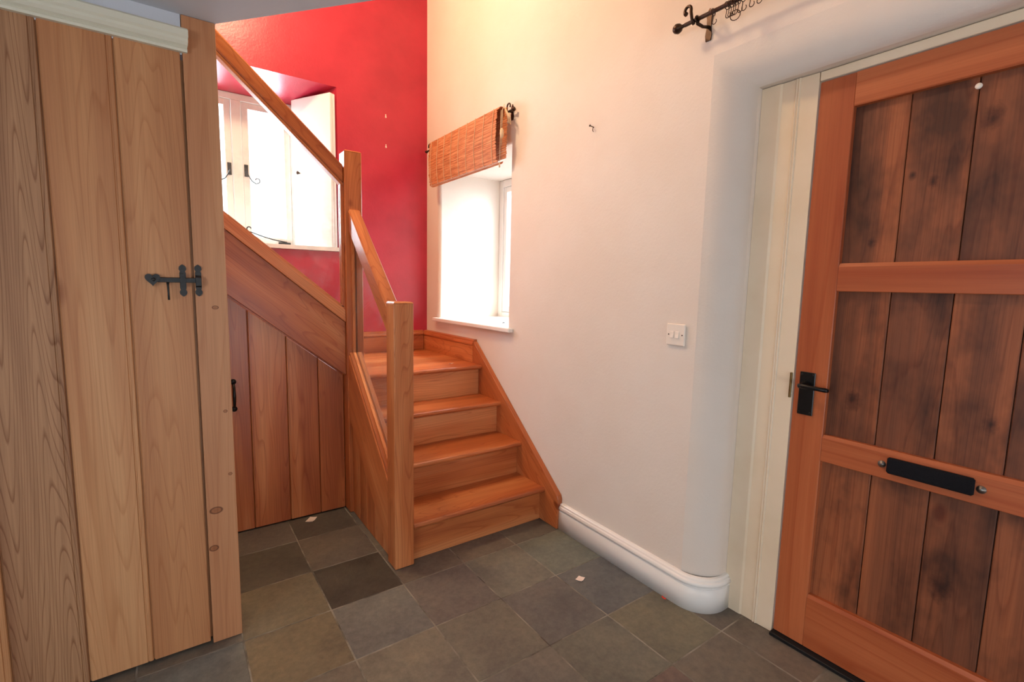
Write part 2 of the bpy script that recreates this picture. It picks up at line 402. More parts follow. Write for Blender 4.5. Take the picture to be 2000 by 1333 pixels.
tag(obj('wall_back', bm, M['red']), 'red painted wall with splayed window embrasure', 'wall', kind='structure')

# ---- other walls and ceilings
bm = bmesh.new()
LW = (-1.2, 0.2, 0.6, 1.7)  # opening cut for the added left fill window
wall_grid(bm, [Y0, LW[0], LW[1], YR], [0, LW[2], LW[3], ZT], [LW], lambda u, v: (X0, u, v))
sweep_rect(bm, [(0, X0), (0, X0-0.2)], LW[0], LW[1], LW[2], LW[3], True, axis='x')
bmesh.ops.remove_doubles(bm, verts=bm.verts[:], dist=1e-5)
tag(obj('wall_left', bm, M['cream']), 'plain cream wall on the far side of the plank door', 'wall', kind='structure')
bm = bmesh.new()
FW = (-0.45, 1.05, 0.15, 1.1)  # opening cut low for the added front fill window
wall_grid(bm, [X0, FW[0], FW[1], XW], [0, FW[2], FW[3], ZT], [FW], lambda u, v: (u, Y0, v))
sweep_rect(bm, [(0, Y0), (0, Y0-0.2)], FW[0], FW[1], FW[2], FW[3], True, axis='y')
bmesh.ops.remove_doubles(bm, verts=bm.verts[:], dist=1e-5)
tag(obj('wall_front', bm, M['cream']), 'cream wall with an added fill light window facing the stairs', 'wall', kind='structure')
pl = [(X0, Y0), (XW, Y0), (XW, 0.09), (0.160, 1.89), (0.160, 2.625), (X0, 2.625)]
tag(prism('ceiling', pl, 2, ZC, ZC+0.22, M['ceil']), 'low grey ceiling ending in a slanting edge over the hall', 'ceiling', kind='structure')
tag(box('ceiling_stairwell', (X0, Y0, ZT), (XW, YR, ZT+0.1), M['cream']), 'high cream ceiling above the stairwell', 'ceiling', kind='structure')
# cupboard shell behind the plank door
tag(box('wall_cupboard_head', (X0, 1.893, 1.968), (0.066, 1.96, ZC), M['ceil']), 'grey painted strip above the white cornice moulding', 'wall', kind='structure')
tag(box('wall_cupboard_side', (0.118, 1.935, 0), (0.156, 2.60, ZC), M['cream']), 'cream cupboard side wall behind the pine post', 'wall', kind='structure')

# ---- skirting board along the cream wall, bending into the door recess
def skirt_profile(h, t):   # (out from wall, height)
    return [(0, 0), (t, 0), (t, h*0.70), (t-0.004, h*0.715), (t-0.004, h*0.74), (t+0.003, h*0.77), (t+0.004, h*0.82), (t, h*0.88), (t-0.004, h*0.90), (t-0.005, h*0.95), (t-0.011, h*0.985), (0, h)]
path = [((XW, 1.846), (-1, 0)), ((XW, DY1+RR), (-1, 0))]
for t in range(1, 13):
    a = t*math.pi/24
    path.append(((XW+RR*(1-math.cos(a)), DY1+RR*(1-math.sin(a))), (-math.cos(a), -math.sin(a))))
path.append(((1.803, DY1), (0, -1)))
prof = skirt_profile(0.143, 0.02)
bm = bmesh.new(); cols = []
for (px, py), (nx, ny) in path: cols.append([bm.verts.new((px+nx*d, py+ny*d, z)) for d, z in prof])
for i in range(len(cols)-1):
    for k in range(len(prof)-1): bm.faces.new((cols[i][k], cols[i+1][k], cols[i+1][k+1], cols[i][k+1]))
bm.faces.new(cols[0]); bm.faces.new(cols[-1][::-1])
o = obj('baseboard_right', bm, M['white'])
tag(o, 'white moulded skirting board curving round into the door recess', 'skirting board', kind='structure')
for p in o.data.polygons: p.use_smooth = len(p.vertices) == 4 and abs(p.normal.z) < 0.5

# ================================================================== STAIRCASE
ST = thing('staircase', (0.8, 2.3, 0), 'orange pine staircase with glass balustrade panels turning on a small landing', 'staircase')
NY = [1.955, 2.177, 2.398, 2.62]; RISE = 0.1925
SL, SR = 0.812, 1.617
def tread_prof(y, z, depth):
    t = 0.026
    return [(y+0.004, z-t), (y-0.002, z-t+0.006), (y-0.004, z-t/2), (y-0.001, z-0.004), (y+0.006, z), (y+depth, z), (y+depth, z-t)]
for i in range(3):
    z = RISE*(i+1)
    xl = 0.858 if i == 0 else SL
    prism('tread', tread_prof(NY[i], z, 0.28), 0, xl+0.0005 if i == 0 else SL, SR, wood('stair', X_), ST)
for i in range(4):
    z = RISE*(i+1); xl = 0.859 if i == 0 else SL
    box('riser', (xl, NY[i]+0.040, RISE*i + (0.001 if i == 0 else 0)), (SR, NY[i]+0.060, z-0.027), wood('stair', X_), ST)
# landing boards
lb = [2.62, 2.84, 3.06, 3.28, YR-0.001]
for i in range(4):
    y0, y1 = lb[i], lb[i+1]-0.0015
    x0 = 0.859 if i == 0 else 0.70
    if i == 0: prism('landing_board', tread_prof(y0, 4*RISE, y1-y0), 0, x0, SR, wood('stair', X_), ST)
    else: box('landing_board', (x0, y0, 4*RISE-0.026), (XW-0.001, y1, 4*RISE), wood('stair', X_), ST, bev=0.001)
# wall string of the lower flight
prism('wall_string', [(1.848, 0.001), (1.842, 0.165), (1.850, 0.185), (2.728, 0.908), (2.735, 0.908), (2.735, 0.001)], 0, SR+0.001, XW-0.0005, wood('stair', (0, .78, .63)), ST, bev=0.003)
# pine skirting of the landing
pp = [(d, 4*RISE+0.001+z) for d, z in skirt_profile(0.152, 0.02)]
prism('landing_skirting', [(XW-0.0008-(d+0.0125 if d > 0 else d), z) for d, z in pp], 1, 2.737, YR-0.001, wood('stair', Y_), ST)
bm = bmesh.new()
add_prism(bm, [(YR-0.0008-d, z) for d, z in pp], 0, 0.74, XW-0.038)
obj('landing_skirting', bm, wood('stair', X_), ST)
# newel posts
def newel(x0, y0, top, h=0.09):
    bm = bmesh.new()
    add_box(bm, (x0, y0, 0.001), (x0+h, y0+h, top-0.006))
    o = obj('newel_post', bm, wood('stair', Z_), ST, bev=0.003)
    c = 0.007
    bm = bmesh.new()
    b0 = [bm.verts.new(p) for p in ((x0, y0, top-0.006), (x0+h, y0, top-0.006), (x0+h, y0+h, top-0.006), (x0, y0+h, top-0.006))]
    b1 = [bm.verts.new(p) for p in ((x0+c, y0+c, top), (x0+h-c, y0+c, top), (x0+h-c, y0+h-c, top), (x0+c, y0+h-c, top))]
    bm.faces.new(b0[::-1]); bm.faces.new(b1)
    for i in range(4): bm.faces.new((b0[i], b0[(i+1) % 4], b1[(i+1) % 4], b1[i]))
    obj('newel_cap', bm, wood('stair', X_), o)
newel(0.768, 1.955, 1.203); newel(0.768, 2.62, 1.961)
ya, yb = 2.046, 2.619
k_ = 0.9
def sl(y, z0): return z0 + k_*(y-2.62)
# outer string of the lower flight, boards under it
def band(name, x0, x1, ztop, zbot, mat, parent=ST, bev=0.002):
    return prism(name, [(ya, sl(ya, ztop)), (yb, sl(yb, ztop)), (yb, sl(yb, zbot)), (ya, sl(ya, zbot))], 0, x0, x1, mat, parent, bev=bev)
slope_y = (0, 1, k_)
st = band('outer_string', 0.773, 0.811, 0.890, 0.545, wood('stair', slope_y))
band('string_capping', 0.779, 0.845, 0.906, 0.889, wood('stair', slope_y))
hr = band('handrail', 0.783, 0.845, 1.665, 1.548, wood('stair', slope_y), bev=0.006)
band('rail_bead', 0.790, 0.838, 1.5475, 1.535, wood('stair', slope_y), hr, bev=0.002)
band('glass_panel', 0.810, 0.818, 1.538, 0.905, M['glass'], bev=0.0)
for (x0, x1) in ((0.795, 0.809), (0.819, 0.833)):
    box('glazing_bead', (x0, 2.605, 0.905), (x1, 2.6195, 1.53), wood('stair', Z_), ST)
    box('glazing_bead', (x0, 2.0455, 0.39), (x1, 2.060, 1.02), wood('stair', Z_), ST)
    band('glazing_bead', x0, x1, 0.919, 0.9065, wood('stair', slope_y), bev=0.001)
n = 5
for i in range(n):
    y0 = ya + (yb-ya)*i/n + 0.0008; y1 = ya + (yb-ya)*(i+1)/n - 0.0008
    if sl(y0, 0.543) < 0.01: y0 = max(y0, 2.62-(0.543-0.012)/k_)
    prism('side_board', [(y0, 0.001), (y1, 0.001), (y1, sl(y1, 0.5445)), (y0, max(0.004, sl(y0, 0.5445)))], 0, 0.787, 0.803, wood('stair', Z_), ST, bev=0.002)
# upper flight, climbing away to the left
ux0, ux1 = -1.15, 0.767
def bandx(name, y0, y1, za, zb, slp_t, slp_b, mat, parent=ST, x0=ux0, x1=ux1, bev=0.002):
    return prism(name, [(x1, za), (x0, za+slp_t*(x1-x0)), (x0, zb+slp_b*(x1-x0)), (x1, zb)], 1, y0, y1, mat, parent, bev=bev)
slx = (-1, 0, 0.82)
bandx('outer_string', 2.646, 2.684, 1.066, 0.776, .823, .80, wood('stair', slx), x0=-0.6)
bandx('string_capping', 2.634, 2.696, 1.134, 1.067, .823, .823, wood('stair', slx), x0=-0.6)
hr = bandx('handrail', 2.632, 2.694, 1.882, 1.795, .918, .918, wood('stair', slx), bev=0.006, x0=-0.35)
bandx('rail_bead', 2.640, 2.686, 1.7945, 1.775, .918, .918, wood('stair', slx), hr, x0=-0.35)
bandx('glass_panel', 2.660, 2.668, 1.778, 1.140, .918, .823, M['glass'], x0=-0.35, bev=0.0)
for (y0, y1) in ((2.645, 2.659), (2.669, 2.683)):
    box('glazing_bead', (0.752, y0, 1.15), (0.7668, y1, 1.79), wood('stair', Z_), ST)
    bandx('glazing_bead', y0, y1, 1.149, 1.135, .823, .823, wood('stair', slx), x0=-0.6, bev=0.001)
for i in range(7):
    xn = 0.767-0.234*i; z = 4*RISE + RISE*(i+1)
    if z > 2.3: break
    box('tread', (xn-0.26, 2.735, z-0.026), (xn+0.012, YR-0.001, z), wood('stair', Y_), ST, bev=0.003)
    box('riser', (xn-0.045, 2.735, z-RISE+0.0005), (xn-0.025, YR-0.001, z-0.0265), wood('stair', Y_), ST)

# ---- boarded cupboard under the stairs
D3 = thing('door_3', (0.4, 2.7, 0), 'orange pine boarded cupboard door under the staircase with black pull', 'cupboard door', kind='structure')
gx = [0.02, 0.148, 0.306, 0.478, 0.632, 0.767]
def bz(x): return 0.776+.80*(0.767-x)-0.008
for i in range(len(gx)-1):
    x0, x1 = gx[i]+0.0012, gx[i+1]-0.0012
    prism('board', [(x0, 0.006), (x1, 0.006), (x1, bz(x1)), (x0, bz(x0))], 1, 2.698, 2.714, wood('stair', Z_), D3, bev=0.003)
    if i < len(gx)-2:
        box('bead', (gx[i+1]+0.006, 2.696, 0.012), (gx[i+1]+0.011, 2.6985, bz(gx[i+1]+0.011)-0.004), wood('stair', Z_), D3)
prism('backing_board', [(0.02, 0.006), (0.766, 0.006), (0.766, bz(0.766)+0.02), (0.02, bz(0.02)+0.02)], 1, 2.7155, 2.7225, wood('stair', Z_), D3)
hx = 0.234
h = tube('pull_handle', [(hx, 2.697, 0.775), (hx, 2.672, 0.768), (hx, 2.664, 0.745), (hx, 2.662, 0.715), (hx, 2.664, 0.685), (hx, 2.672, 0.662), (hx, 2.697, 0.655)], [.005, .006, .0065, .008, .0065, .006, .005], M['blackiron'], D3)
for z in (0.783, 0.647):
    bm = bmesh.new(); add_lathe(bm, (hx, 2.698, z), (0, -1, 0), [(0.014, 0), (0.014, 0.003), (0.008, 0.006), (0.001, 0.008)]); obj('handle_plate', bm, M['blackiron'], h, smooth=True)

# ================================================================== PLANK DOOR and its frame (left)
D2 = thing('door_2', (-0.3, 1.9, 0), 'pale pine plank door with heart ended black thumb latch', 'door', kind='structure')
seams = [0.064, -0.1, -0.262, -0.43, -0.60, -0.77]
for i in range(len(seams)-1):
    x1, x0 = seams[i]-(0.003 if i == 0 else 0.0012), seams[i+1]+0.0012
    kind = 'coarse' if i in (2, 4) else 'pine'
    pts = [(x0, 1.8935), (x0+0.0035, 1.890), (x1-0.016, 1.890), (x1-0.0145, 1.8925), (x1-0.0115, 1.8925), (x1-0.010, 1.890), (x1-0.0025, 1.890), (x1, 1.8935), (x1, 1.915), (x0, 1.915)]
    if i == 0: pts = [(x0, 1.8935), (x0+0.0035, 1.890), (x1-0.0015, 1.890), (x1, 1.8915), (x1, 1.915), (x0, 1.915)]
    prism('plank', pts, 2, 0.012, 1.972, wood(kind, Z_), D2)
for q in seams[1:-1]: box('tongue', (q-0.007, 1.8985, 0.013), (q+0.007, 1.907, 1.971), wood('pine', Z_), D2)
box('ledge', (-0.76, 1.9155, 0.2), (0.05, 1.935, 0.32), wood('pine', X_), D2)
box('ledge', (-0.76, 1.9155, 1.6), (0.05, 1.935, 1.72), wood('pine', X_), D2)
# latch
yl = 1.8895
def latch_plate(cx, cz, h):
    out = []
    hw = 0.0085
    def lobe(zc, s):
        return [(cx + 0.011*math.sin(a)*s, zc - 0.011*math.cos(a)*-s) for a in [math.radians(q) for q in range(-140, 141, 28)]]
    top = [(cx+0.0105*math.sin(math.radians(q)), cz+h-0.012+0.0115*math.cos(math.radians(q))) for q in (140, 100, 60, 25)] + [(cx, cz+h+0.0015)] + [(cx+0.0105*math.sin(math.radians(q)), cz+h-0.012+0.0115*math.cos(math.radians(q))) for q in (-25, -60, -100, -140)]
    bot = [(cx+0.0105*math.sin(math.radians(q)), cz-h+0.012+0.0115*math.cos(math.radians(q))) for q in (-40, -80, -120, -155)] + [(cx, cz-h-0.0015)] + [(cx+0.0105*math.sin(math.radians(q)), cz-h+0.012+0.0115*math.cos(math.radians(q))) for q in (155, 120, 80, 40)]
    return [(cx+hw, cz+h-0.026)] + top + [(cx-hw, cz+h-0.026), (cx-hw, cz-h+0.026)] + bot + [(cx+hw, cz-h+0.026)]
L = box('latch_bar', (-0.03, 1.878, 1.2685), (0.085, 1.884, 1.2835), M['iron'], D2, bev=0.0012)
heart = []
for q in range(0, 360, 15):
    t = math.radians(q); heart.append((-0.041 + 0.0013*16*math.sin(t)**3*0.95, 1.278 + 0.00135*(13*math.cos(t)-5*math.cos(2*t)-2*math.cos(3*t)-math.cos(4*t))))
prism('heart_plate', heart, 1, 1.8745, yl, M['iron'], L)
bm = bmesh.new(); add_lathe(bm, (-0.039, 1.8745, 1.277), (0, -1, 0), [(0.006, 0), (0.0055, 0.003), (0.002, 0.005)]); obj('rivet', bm, M['iron'], L, smooth=True)
prism('latch_guide', latch_plate(0.037, 1.275, 0.05), 1, 1.887, yl, M['iron'], L)
prism('guide_staple', [(1.2545, 1.887), (1.2545, 1.872), (1.2955, 1.872), (1.2955, 1.887), (1.2905, 1.887), (1.2905, 1.876), (1.2595, 1.876), (1.2595, 1.887)][::-1] and [(1.887, 1.2545), (1.872, 1.2545), (1.872, 1.2955), (1.887, 1.2955), (1.887, 1.2905), (1.876, 1.2905), (1.876, 1.2595), (1.887, 1.2595)], 0, 0.030, 0.044, M['iron'], L)
tube('thumb_lever', [(-0.003, 1.884, 1.268), (-0.003, 1.872, 1.258), (-0.0025, 1.868, 1.235), (-0.0025, 1.870, 1.214)], [.004, .003, .0026, .003], M['iron'], L)
# frame post, cornice, head
P2 = thing('trim_2', (0.11, 1.9, 0), 'knotty pine door post between plank door and stairs', 'door post', kind='structure')
box('post_board', (0.068, 1.887, 0.001), (0.158, 1.93, ZC-0.001), wood('post', Z_), P2, bev=0.0015)
box('door_stop', (0.0525, 1.9165, 0.01), (0.0678, 1.929, 1.96), wood('pine', Z_), P2)
pk = prism('latch_keeper', latch_plate(0.0785, 1.276, 0.05), 1, 1.8835, 1.8868, M['iron'], P2)
prism('keeper_staple', [(1.883, 1.254), (1.870, 1.258), (1.870, 1.285), (1.883, 1.293)], 0, 0.0705, 0.0865, M['iron'], pk, bev=0.001)
bm = bmesh.new()
cp = [(1.892, 1.972), (1.876, 1.972), (1.874, 1.979), (1.878, 1.984), (1.868, 1.990), (1.862, 1.998), (1.862, 2.006), (1.856, 2.012), (1.856, 2.030), (1.862, 2.036), (1.892, 2.036)]
c0 = [bm.verts.new((X0+0.01, y, z)) for y, z in cp]
c1 = [bm.verts.new((0.078 + (1.892-y)*0.16, y, z)) for y, z in cp]
bm.faces.new(c0); bm.faces.new(c1[::-1])
for i in range(len(cp)): bm.faces.new((c0[i], c0[(i+1) % len(cp)], c1[(i+1) % len(cp)], c1[i]))
tag(obj('trim_1', bm, M['cornice']), 'cream cornice moulding over the plank door', 'moulding', kind='structure')
tag(box('wall_cupboard_left', (X0, 1.893, 0), (-0.775, 1.96, 1.968), M['cream']), 'cream wall hinged to the plank door', 'wall', kind='structure')

# ================================================================== FRONT DOOR and frame (right)
FR = thing('trim_3', (1.83, 0.4, 0), 'cream painted beaded frame around the ledged front door', 'door frame', kind='structure')
def jamb(name, y0, y1, s):
    # y0 = edge at the door, y1 = edge at the plaster; stepped with beads
    w = y1-y0
    pts = [(1.800, y0), (1.797, y0+0.3*w), (1.7935, y0+0.31*w), (1.7925, y0+0.325*w), (1.796, y0+0.345*w), (1.7925, y0+0.365*w), (1.7935, y0+0.38*w), (1.797, y0+0.395*w), (1.7975, y0+0.62*w), (1.793, y0+0.66*w), (1.793, y1), (1.856, y1), (1.856, y0)]
    return prism(name, pts, 2, 0.001, DZ-0.003, M['frame'], FR)
jamb('jamb', 0.810, 0.999, 1); jamb('jamb', -0.034, -0.223, -1)
box('frame_head', (1.798, -0.030, 1.976), (1.856, 0.807, DZ-0.003), M['frame'], FR, bev=0.002)
kp = box('strike_plate', (1.7915, 0.812, 0.905), (1.7985, 0.819, 0.995), M['brass'], FR, bev=0.001)
box('threshold', (1.776, -0.03, 0.0005), (1.856, 0.807, 0.014), M['rubber'], FR, bev=0.002)
D1 = thing('door_1', (1.82, 0.39, 0.015), 'orange stained front door with three rows of dark boards and black letter plate', 'door', kind='structure')
dy0, dy1, dz0, dz1 = -0.028, 0.8045, 0.016, 1.971
xf, xb = 1.800, 1.844
si0, si1 = 0.700, 0.076
box('stile', (xf, si0+0.0005, dz0), (xb, dy1, dz1), wood('door', Z_), D1, bev=0.002)
box('stile', (xf, dy0, dz0), (xb, si1-0.0005, dz1), wood('door', Z_), D1, bev=0.002)
rails = [(1.868, dz1), (1.284, 1.376), (0.704, 0.797), (dz0, 0.214)]
for i, (a, b) in enumerate(rails):
    ch = 0.012
    pts = [(xf, a+(0.002 if i else 0.004)), (xf, b-ch if i else b), (xf+0.006, b), (xb, b), (xb, a), (xf+0.002, a)]
    prism('rail', pts, 1, si1, si0, wood('door', Y_), D1)
by = [0.705, 0.557, 0.409, 0.262, 0.115, 0.070]
for (a, b) in ((1.376, 1.868), (0.797, 1.284), (0.214, 0.704)):
    for i in range(len(by)-1):
        y1, y0 = by[i]-0.0012, by[i+1]+0.0012
        box('door_board', (xf+0.021, y0, a-0.004), (xf+0.036, y1, b+0.004), wood('board', Z_), D1, bev=0.0022)
box('backing_board', (xf+0.037, 0.07, 0.21), (xf+0.043, 0.705, 1.872), wood('board', Z_), D1)
# letter plate
lp = box('letter_plate', (1.788, 0.310, 0.727), (1.7995, 0.512, 0.778), M['brush'], D1, bev=0.005)
for y in (0.526, 0.297):
    bm = bmesh.new(); add_lathe(bm, (1.7995, y, 0.75), (-1, 0, 0), [(0.011, 0), (0.011, 0.002), (0.006, 0.003), (0.006, 0.005), (0.001, 0.006)]); obj('screw_lug', bm, M['steel'], lp, smooth=True)
# lever handle
hb = box('lever_plate', (1.7945, 0.737, 0.853), (1.7995, 0.787, 1.004), M['blackiron'], D1, bev=0.002)
bm = bmesh.new(); add_lathe(bm, (1.7945, 0.766, 0.960), (-1, 0, 0), [(0.015, 0), (0.014, 0.006), (0.009, 0.012), (0.008, 0.035), (0.009, 0.042), (0.004, 0.046)]); obj('lever_boss', bm, M['blackiron'], hb, smooth=True)
tube('lever', [(1.757, 0.770, 0.960), (1.754, 0.757, 0.960), (1.754, 0.735, 0.959), (1.756, 0.710, 0.958), (1.760, 0.690, 0.957), (1.766, 0.682, 0.956)], [.008, .0085, .0075, .007, .008, .006], M['blackiron'], hb, 10)
for y, z in ((0.744, 0.862), (0.780, 0.862), (0.744, 0.995), (0.780, 0.995)):
    bm = bmesh.new(); add_lathe(bm, (1.7945, y, z), (-1, 0, 0), [(0.0035, 0), (0.003, 0.001), (0.001, 0.0015)], 8); obj('screw', bm, M['blackiron'], hb, smooth=True)
# white pin in the top of the door
bm = bmesh.new(); add_lathe(bm, (1.8205, 0.409, 1.842), (-1, 0, 0), [(0.003, 0), (0.003, 0.006), (0.008, 0.007), (0.008, 0.010), (0.001, 0.012)])
tag(obj('drawing_pin', bm, M['switch'], smooth=True), 'small white drawing pin pushed into the front door', 'drawing pin')

# ================================================================== WINDOWS
def casement(parent, axis, u0, u1, z0, z1, d0, d1, bar, name='casement'):
    """rectangular sash of four bars with its pane; axis: normal axis"""
    def bx_(n, a0, a1, b0, b1, m, p, dd0=d0, dd1=d1, bev=0.003):
        if axis == 1: return box(n, (a0, dd0, b0), (a1, dd1, b1), m, p, bev)
        return box(n, (dd0, a0, b0), (dd1, a1, b1), m, p, bev)
    bm = bmesh.new()
    def ab(a0, a1, b0, b1):
        add_box(bm, (a0, d0, b0) if axis == 1 else (d0, a0, b0), (a1, d1, b1) if axis == 1 else (d1, a1, b1))
    ab(u0, u0+bar, z0, z1); ab(u1-bar, u1, z0, z1); ab(u0+bar, u1-bar, z0, z0+bar*1.2); ab(u0+bar, u1-bar, z1-bar, z1)
    c = obj(name, bm, M['white'], parent, bev=0.002)
    m = (d0+d1)/2
    bx_('pane', u0+bar-0.002, u1-bar+0.002, z0+bar*1.2-0.002, z1-bar+0.002, M['pane'], c, m-0.002, m+0.002, 0)
    return c
W1 = thing('window_1', (0.42, 3.85, 1.5), 'white casement window with folded shutters in the red embrasure', 'window', kind='structure')
box('frame_head', (0.042, 3.855, 2.475), (0.798, 3.945, 2.518), M['white'], W1, bev=0.003)
box('frame_jamb', (0.755, 3.855, 1.535), (0.798, 3.945, 2.475), M['white'], W1, bev=0.003)
box('frame_jamb', (0.042, 3.855, 1.535), (0.085, 3.945, 2.475), M['white'], W1, bev=0.003)
box('mullion', (0.390, 3.853, 1.535), (0.450, 3.945, 2.475), M['white'], W1, bev=0.003)
box('frame_sill', (0.042, 3.855, 1.519), (0.798, 3.945, 1.535), M['white'], W1)
bm = bmesh.new()
add_prism(bm, [(-0.12, 3.478), (0.992, 3.478), (0.992, 3.5055), (0.978, 3.507), (0.80, 3.853), (0.04, 3.853), (-0.122, 3.507), (-0.12, 3.5055)], 2, 1.4915, 1.518)
obj('sill_board', bm, M['white'], W1, bev=0.002)
cs = [casement(W1, 1, 0.452, 0.753, 1.537, 2.473, 3.862, 3.91, 0.04), casement(W1, 1, 0.087, 0.388, 1.537, 2.473, 3.862, 3.91, 0.04)]
for c, x, s in ((cs[0], 0.470, 1), (cs[1], 0.370, -1)):
    pl_ = box('fastener_plate', (x-0.012, 3.857, 1.985), (x+0.012, 3.8615, 2.065), M['iron'], c, bev=0.001)
    pts = [(x, 3.857, 2.02), (x, 3.838, 2.015), (x+s*0.012, 3.832, 1.985), (x+s*0.03, 3.832, 1.955), (x+s*0.055, 3.832, 1.94)]
    for q in range(0, 300, 30):
        a = math.radians(-90+q); rr = 0.022*(1-q/420); pts.append((x+s*(0.06+rr*math.cos(a)), 3.832, 1.965+rr*math.sin(a)))
    tube('fastener_tail', pts, 0.0035, M['iron'], c, 6)
pts = [(0.712, 3.846, 1.556), (0.62, 3.835, 1.570), (0.55, 3.830, 1.588), (0.485, 3.828, 1.610)]
for q in range(0, 300, 30):
    a = math.radians(-100+q); rr = 0.022*(1-q/420); pts.append((0.472-rr*math.cos(a)*1.0, 3.828, 1.634+rr*math.sin(a)))
stay = tube('casement_stay', pts, 0.004, M['iron'], W1, 6)
box('stay_rest', (0.655, 3.838, 1.5365), (0.735, 3.8535, 1.556), M['iron'], stay, bev=0.002)
# shutters folded on the splayed reveals (two leaves each side)
def shutter(xa, ya_, xb_, yb_, th, off):
    a = Vector((xa, ya_)); b = Vector((xb_, yb_)); d = (b-a).normalized(); nrm = Vector((-d.y, d.x))
    if nrm.y > 0: nrm = -nrm
    a = a+nrm*off; b = b+nrm*off
    q = [a, b, b+nrm*th, a+nrm*th]
    return q
for s in (1, -1):
    fx = (lambda x: x) if s == 1 else (lambda x: 0.84-x)
    for i in range(2):
        d = Vector((0.770-0.952, 3.835-3.512)).normalized(); nl = Vector((-d.y, -d.x*-1)); nl = Vector((-0.871, -0.491))
        off = 0.002 + 0.024*i
        a = Vector((0.975, 3.505)) + nl*off + d*(0.0 if i == 0 else 0.0); b = a + d*(0.36 if i == 0 else 0.365)
        q = [a, b, b+nl*0.021, a+nl*0.021]
        sh = prism('shutter', [(fx(p.x), p.y) for p in q], 2, 1.5195, 2.535, M['white'], W1, bev=0.003)
        if s == 1 and i == 1:
            kb = a + d*0.30 + nl*0.021
            bm = bmesh.new(); add_lathe(bm, (kb.x, kb.y, 2.035), (nl.x, nl.y, 0), [(0.006, 0), (0.006, 0.008), (0.012, 0.014), (0.012, 0.020), (0.004, 0.026)]); obj('shutter_knob', bm, M['bronze'], sh, smooth=True)
# window in the cream wall
W2 = thing('window_2', (2.15, 2.84, 1.0), 'white casement window deep in the cream wall beneath the bamboo blind', 'window', kind='structure')
box('sill_board', (1.612, 2.325, WZ0+0.0005), (1.6495, 3.335, 1.031), M['white'], W2, bev=0.004)
box('sill_board', (1.650, WY0+0.001, WZ0+0.0005), (2.178, WY1-0.001, 1.031), M['white'], W2, bev=0.001)
fx0, fx1 = 2.18, 2.25
box('frame_jamb', (fx0, 3.248, 1.032), (fx1, WY1-0.0015, WZ1-0.002), M['white'], W2, bev=0.003)
box('frame_jamb', (fx0, WY0+0.0015, 1.032), (fx1, 2.442, WZ1-0.002), M['white'], W2, bev=0.003)
box('frame_head', (fx0, 2.443, 2.045), (fx1, 3.247, WZ1-0.002), M['white'], W2, bev=0.003)
box('frame_sill', (fx0, 2.443, 1.032), (fx1, 3.247, 1.070), M['white'], W2, bev=0.003)
box('mullion', (fx0, 2.82, 1.071), (fx1, 2.87, 2.044), M['white'], W2, bev=0.003)
casement(W2, 0, 2.872, 3.246, 1.072, 2.043, 2.188, 2.235, 0.04); casement(W2, 0, 2.444, 2.818, 1.072, 2.043, 2.188, 2.235, 0.04)
# unseen window behind the viewer, added to let in fill light
W3 = thing('fill_window_front', (0.3, Y0-0.1, 0.15), 'added low white window letting fill light through the unseen front wall', 'window', kind='structure')
for i in range(3):
    x0 = FW[0]+0.002+i*0.499
    casement(W3, 1, x0, x0+0.497, FW[2]+0.002, FW[3]-0.002, Y0-0.14, Y0-0.09, 0.04)

W4 = thing('fill_window_left', (X0-0.1, -0.6, 0.7), 'added three light window in the unseen side wall for fill light', 'window', kind='structure')  # added out of view so side light reaches the cream wall
for i in range(3):
    y0 = LW[0]+0.002+i*0.4653
    casement(W4, 0, y0, y0+0.4645, LW[2]+0.002, LW[3]-0.002, X0-0.14, X0-0.09, 0.04)

# ================================================================== THINGS ON THE WALLS
# ---- curtain pole over the front door
CP = thing('curtain_pole', (1.58, 0.4, 2.232), 'bronzed iron curtain pole with scroll ends over the front door', 'curtain pole')
zp, xp = 2.232, 1.575
tube('pole', [(xp, 1.185, zp), (xp, 0.4, zp), (xp, -0.5, zp)], 0.0072, M['bronze'], CP, 10)
for ye, s in ((1.185, 1), (-0.5, -1)):
    bm = bmesh.new(); add_lathe(bm, (xp, ye, zp), (0, s, 0), [(0.006, -0.004), (0.006, 0.012), (0.014, 0.020), (0.018, 0.032), (0.013, 0.044), (0.003, 0.052)]); obj('finial', bm, M['bronze'], CP, smooth=True)
for yb_, s in ((1.135, 1), (-0.45, -1)):
    pl_ = prism('bracket', [(yb_-0.010, 2.180), (yb_+0.010, 2.180), (yb_+0.013, 2.20), (yb_+0.009, 2.225), (yb_+0.009, 2.255), (yb_+0.013, 2.275), (yb_, 2.292), (yb_-0.013, 2.275), (yb_-0.009, 2.255), (yb_-0.009, 2.225), (yb_-0.013, 2.20)], 0, 1.645, 1.6495, M['bronze'], CP)
    tube('bracket_arm', [(1.647, yb_, zp-0.004), (1.61, yb_, zp-0.014), (xp, yb_, zp-0.013)], 0.0055, M['bronze'], pl_)
    bm = bmesh.new(); add_ring(bm, (xp, yb_, zp), 0.0105, 0.0032, (0, 1, 0)); obj('bracket_cup', bm, M['bronze'], pl_, smooth=True)
    pts = [(xp-0.001, yb_+s*0.012, zp-0.013), (xp-0.008, yb_+s*0.016, zp+0.004), (xp-0.010, yb_+s*0.020, zp+0.030)]
    for q in range(0, 250, 30):
        a = math.radians(q); pts.append((xp-0.010, yb_+s*(0.033-0.013*math.cos(a)), zp+0.040+0.013*math.sin(a)))
    tube('scroll', pts, [0.0055]*len(pts[:-3])+[0.006, 0.007, 0.008], M['bronze'], pl_)
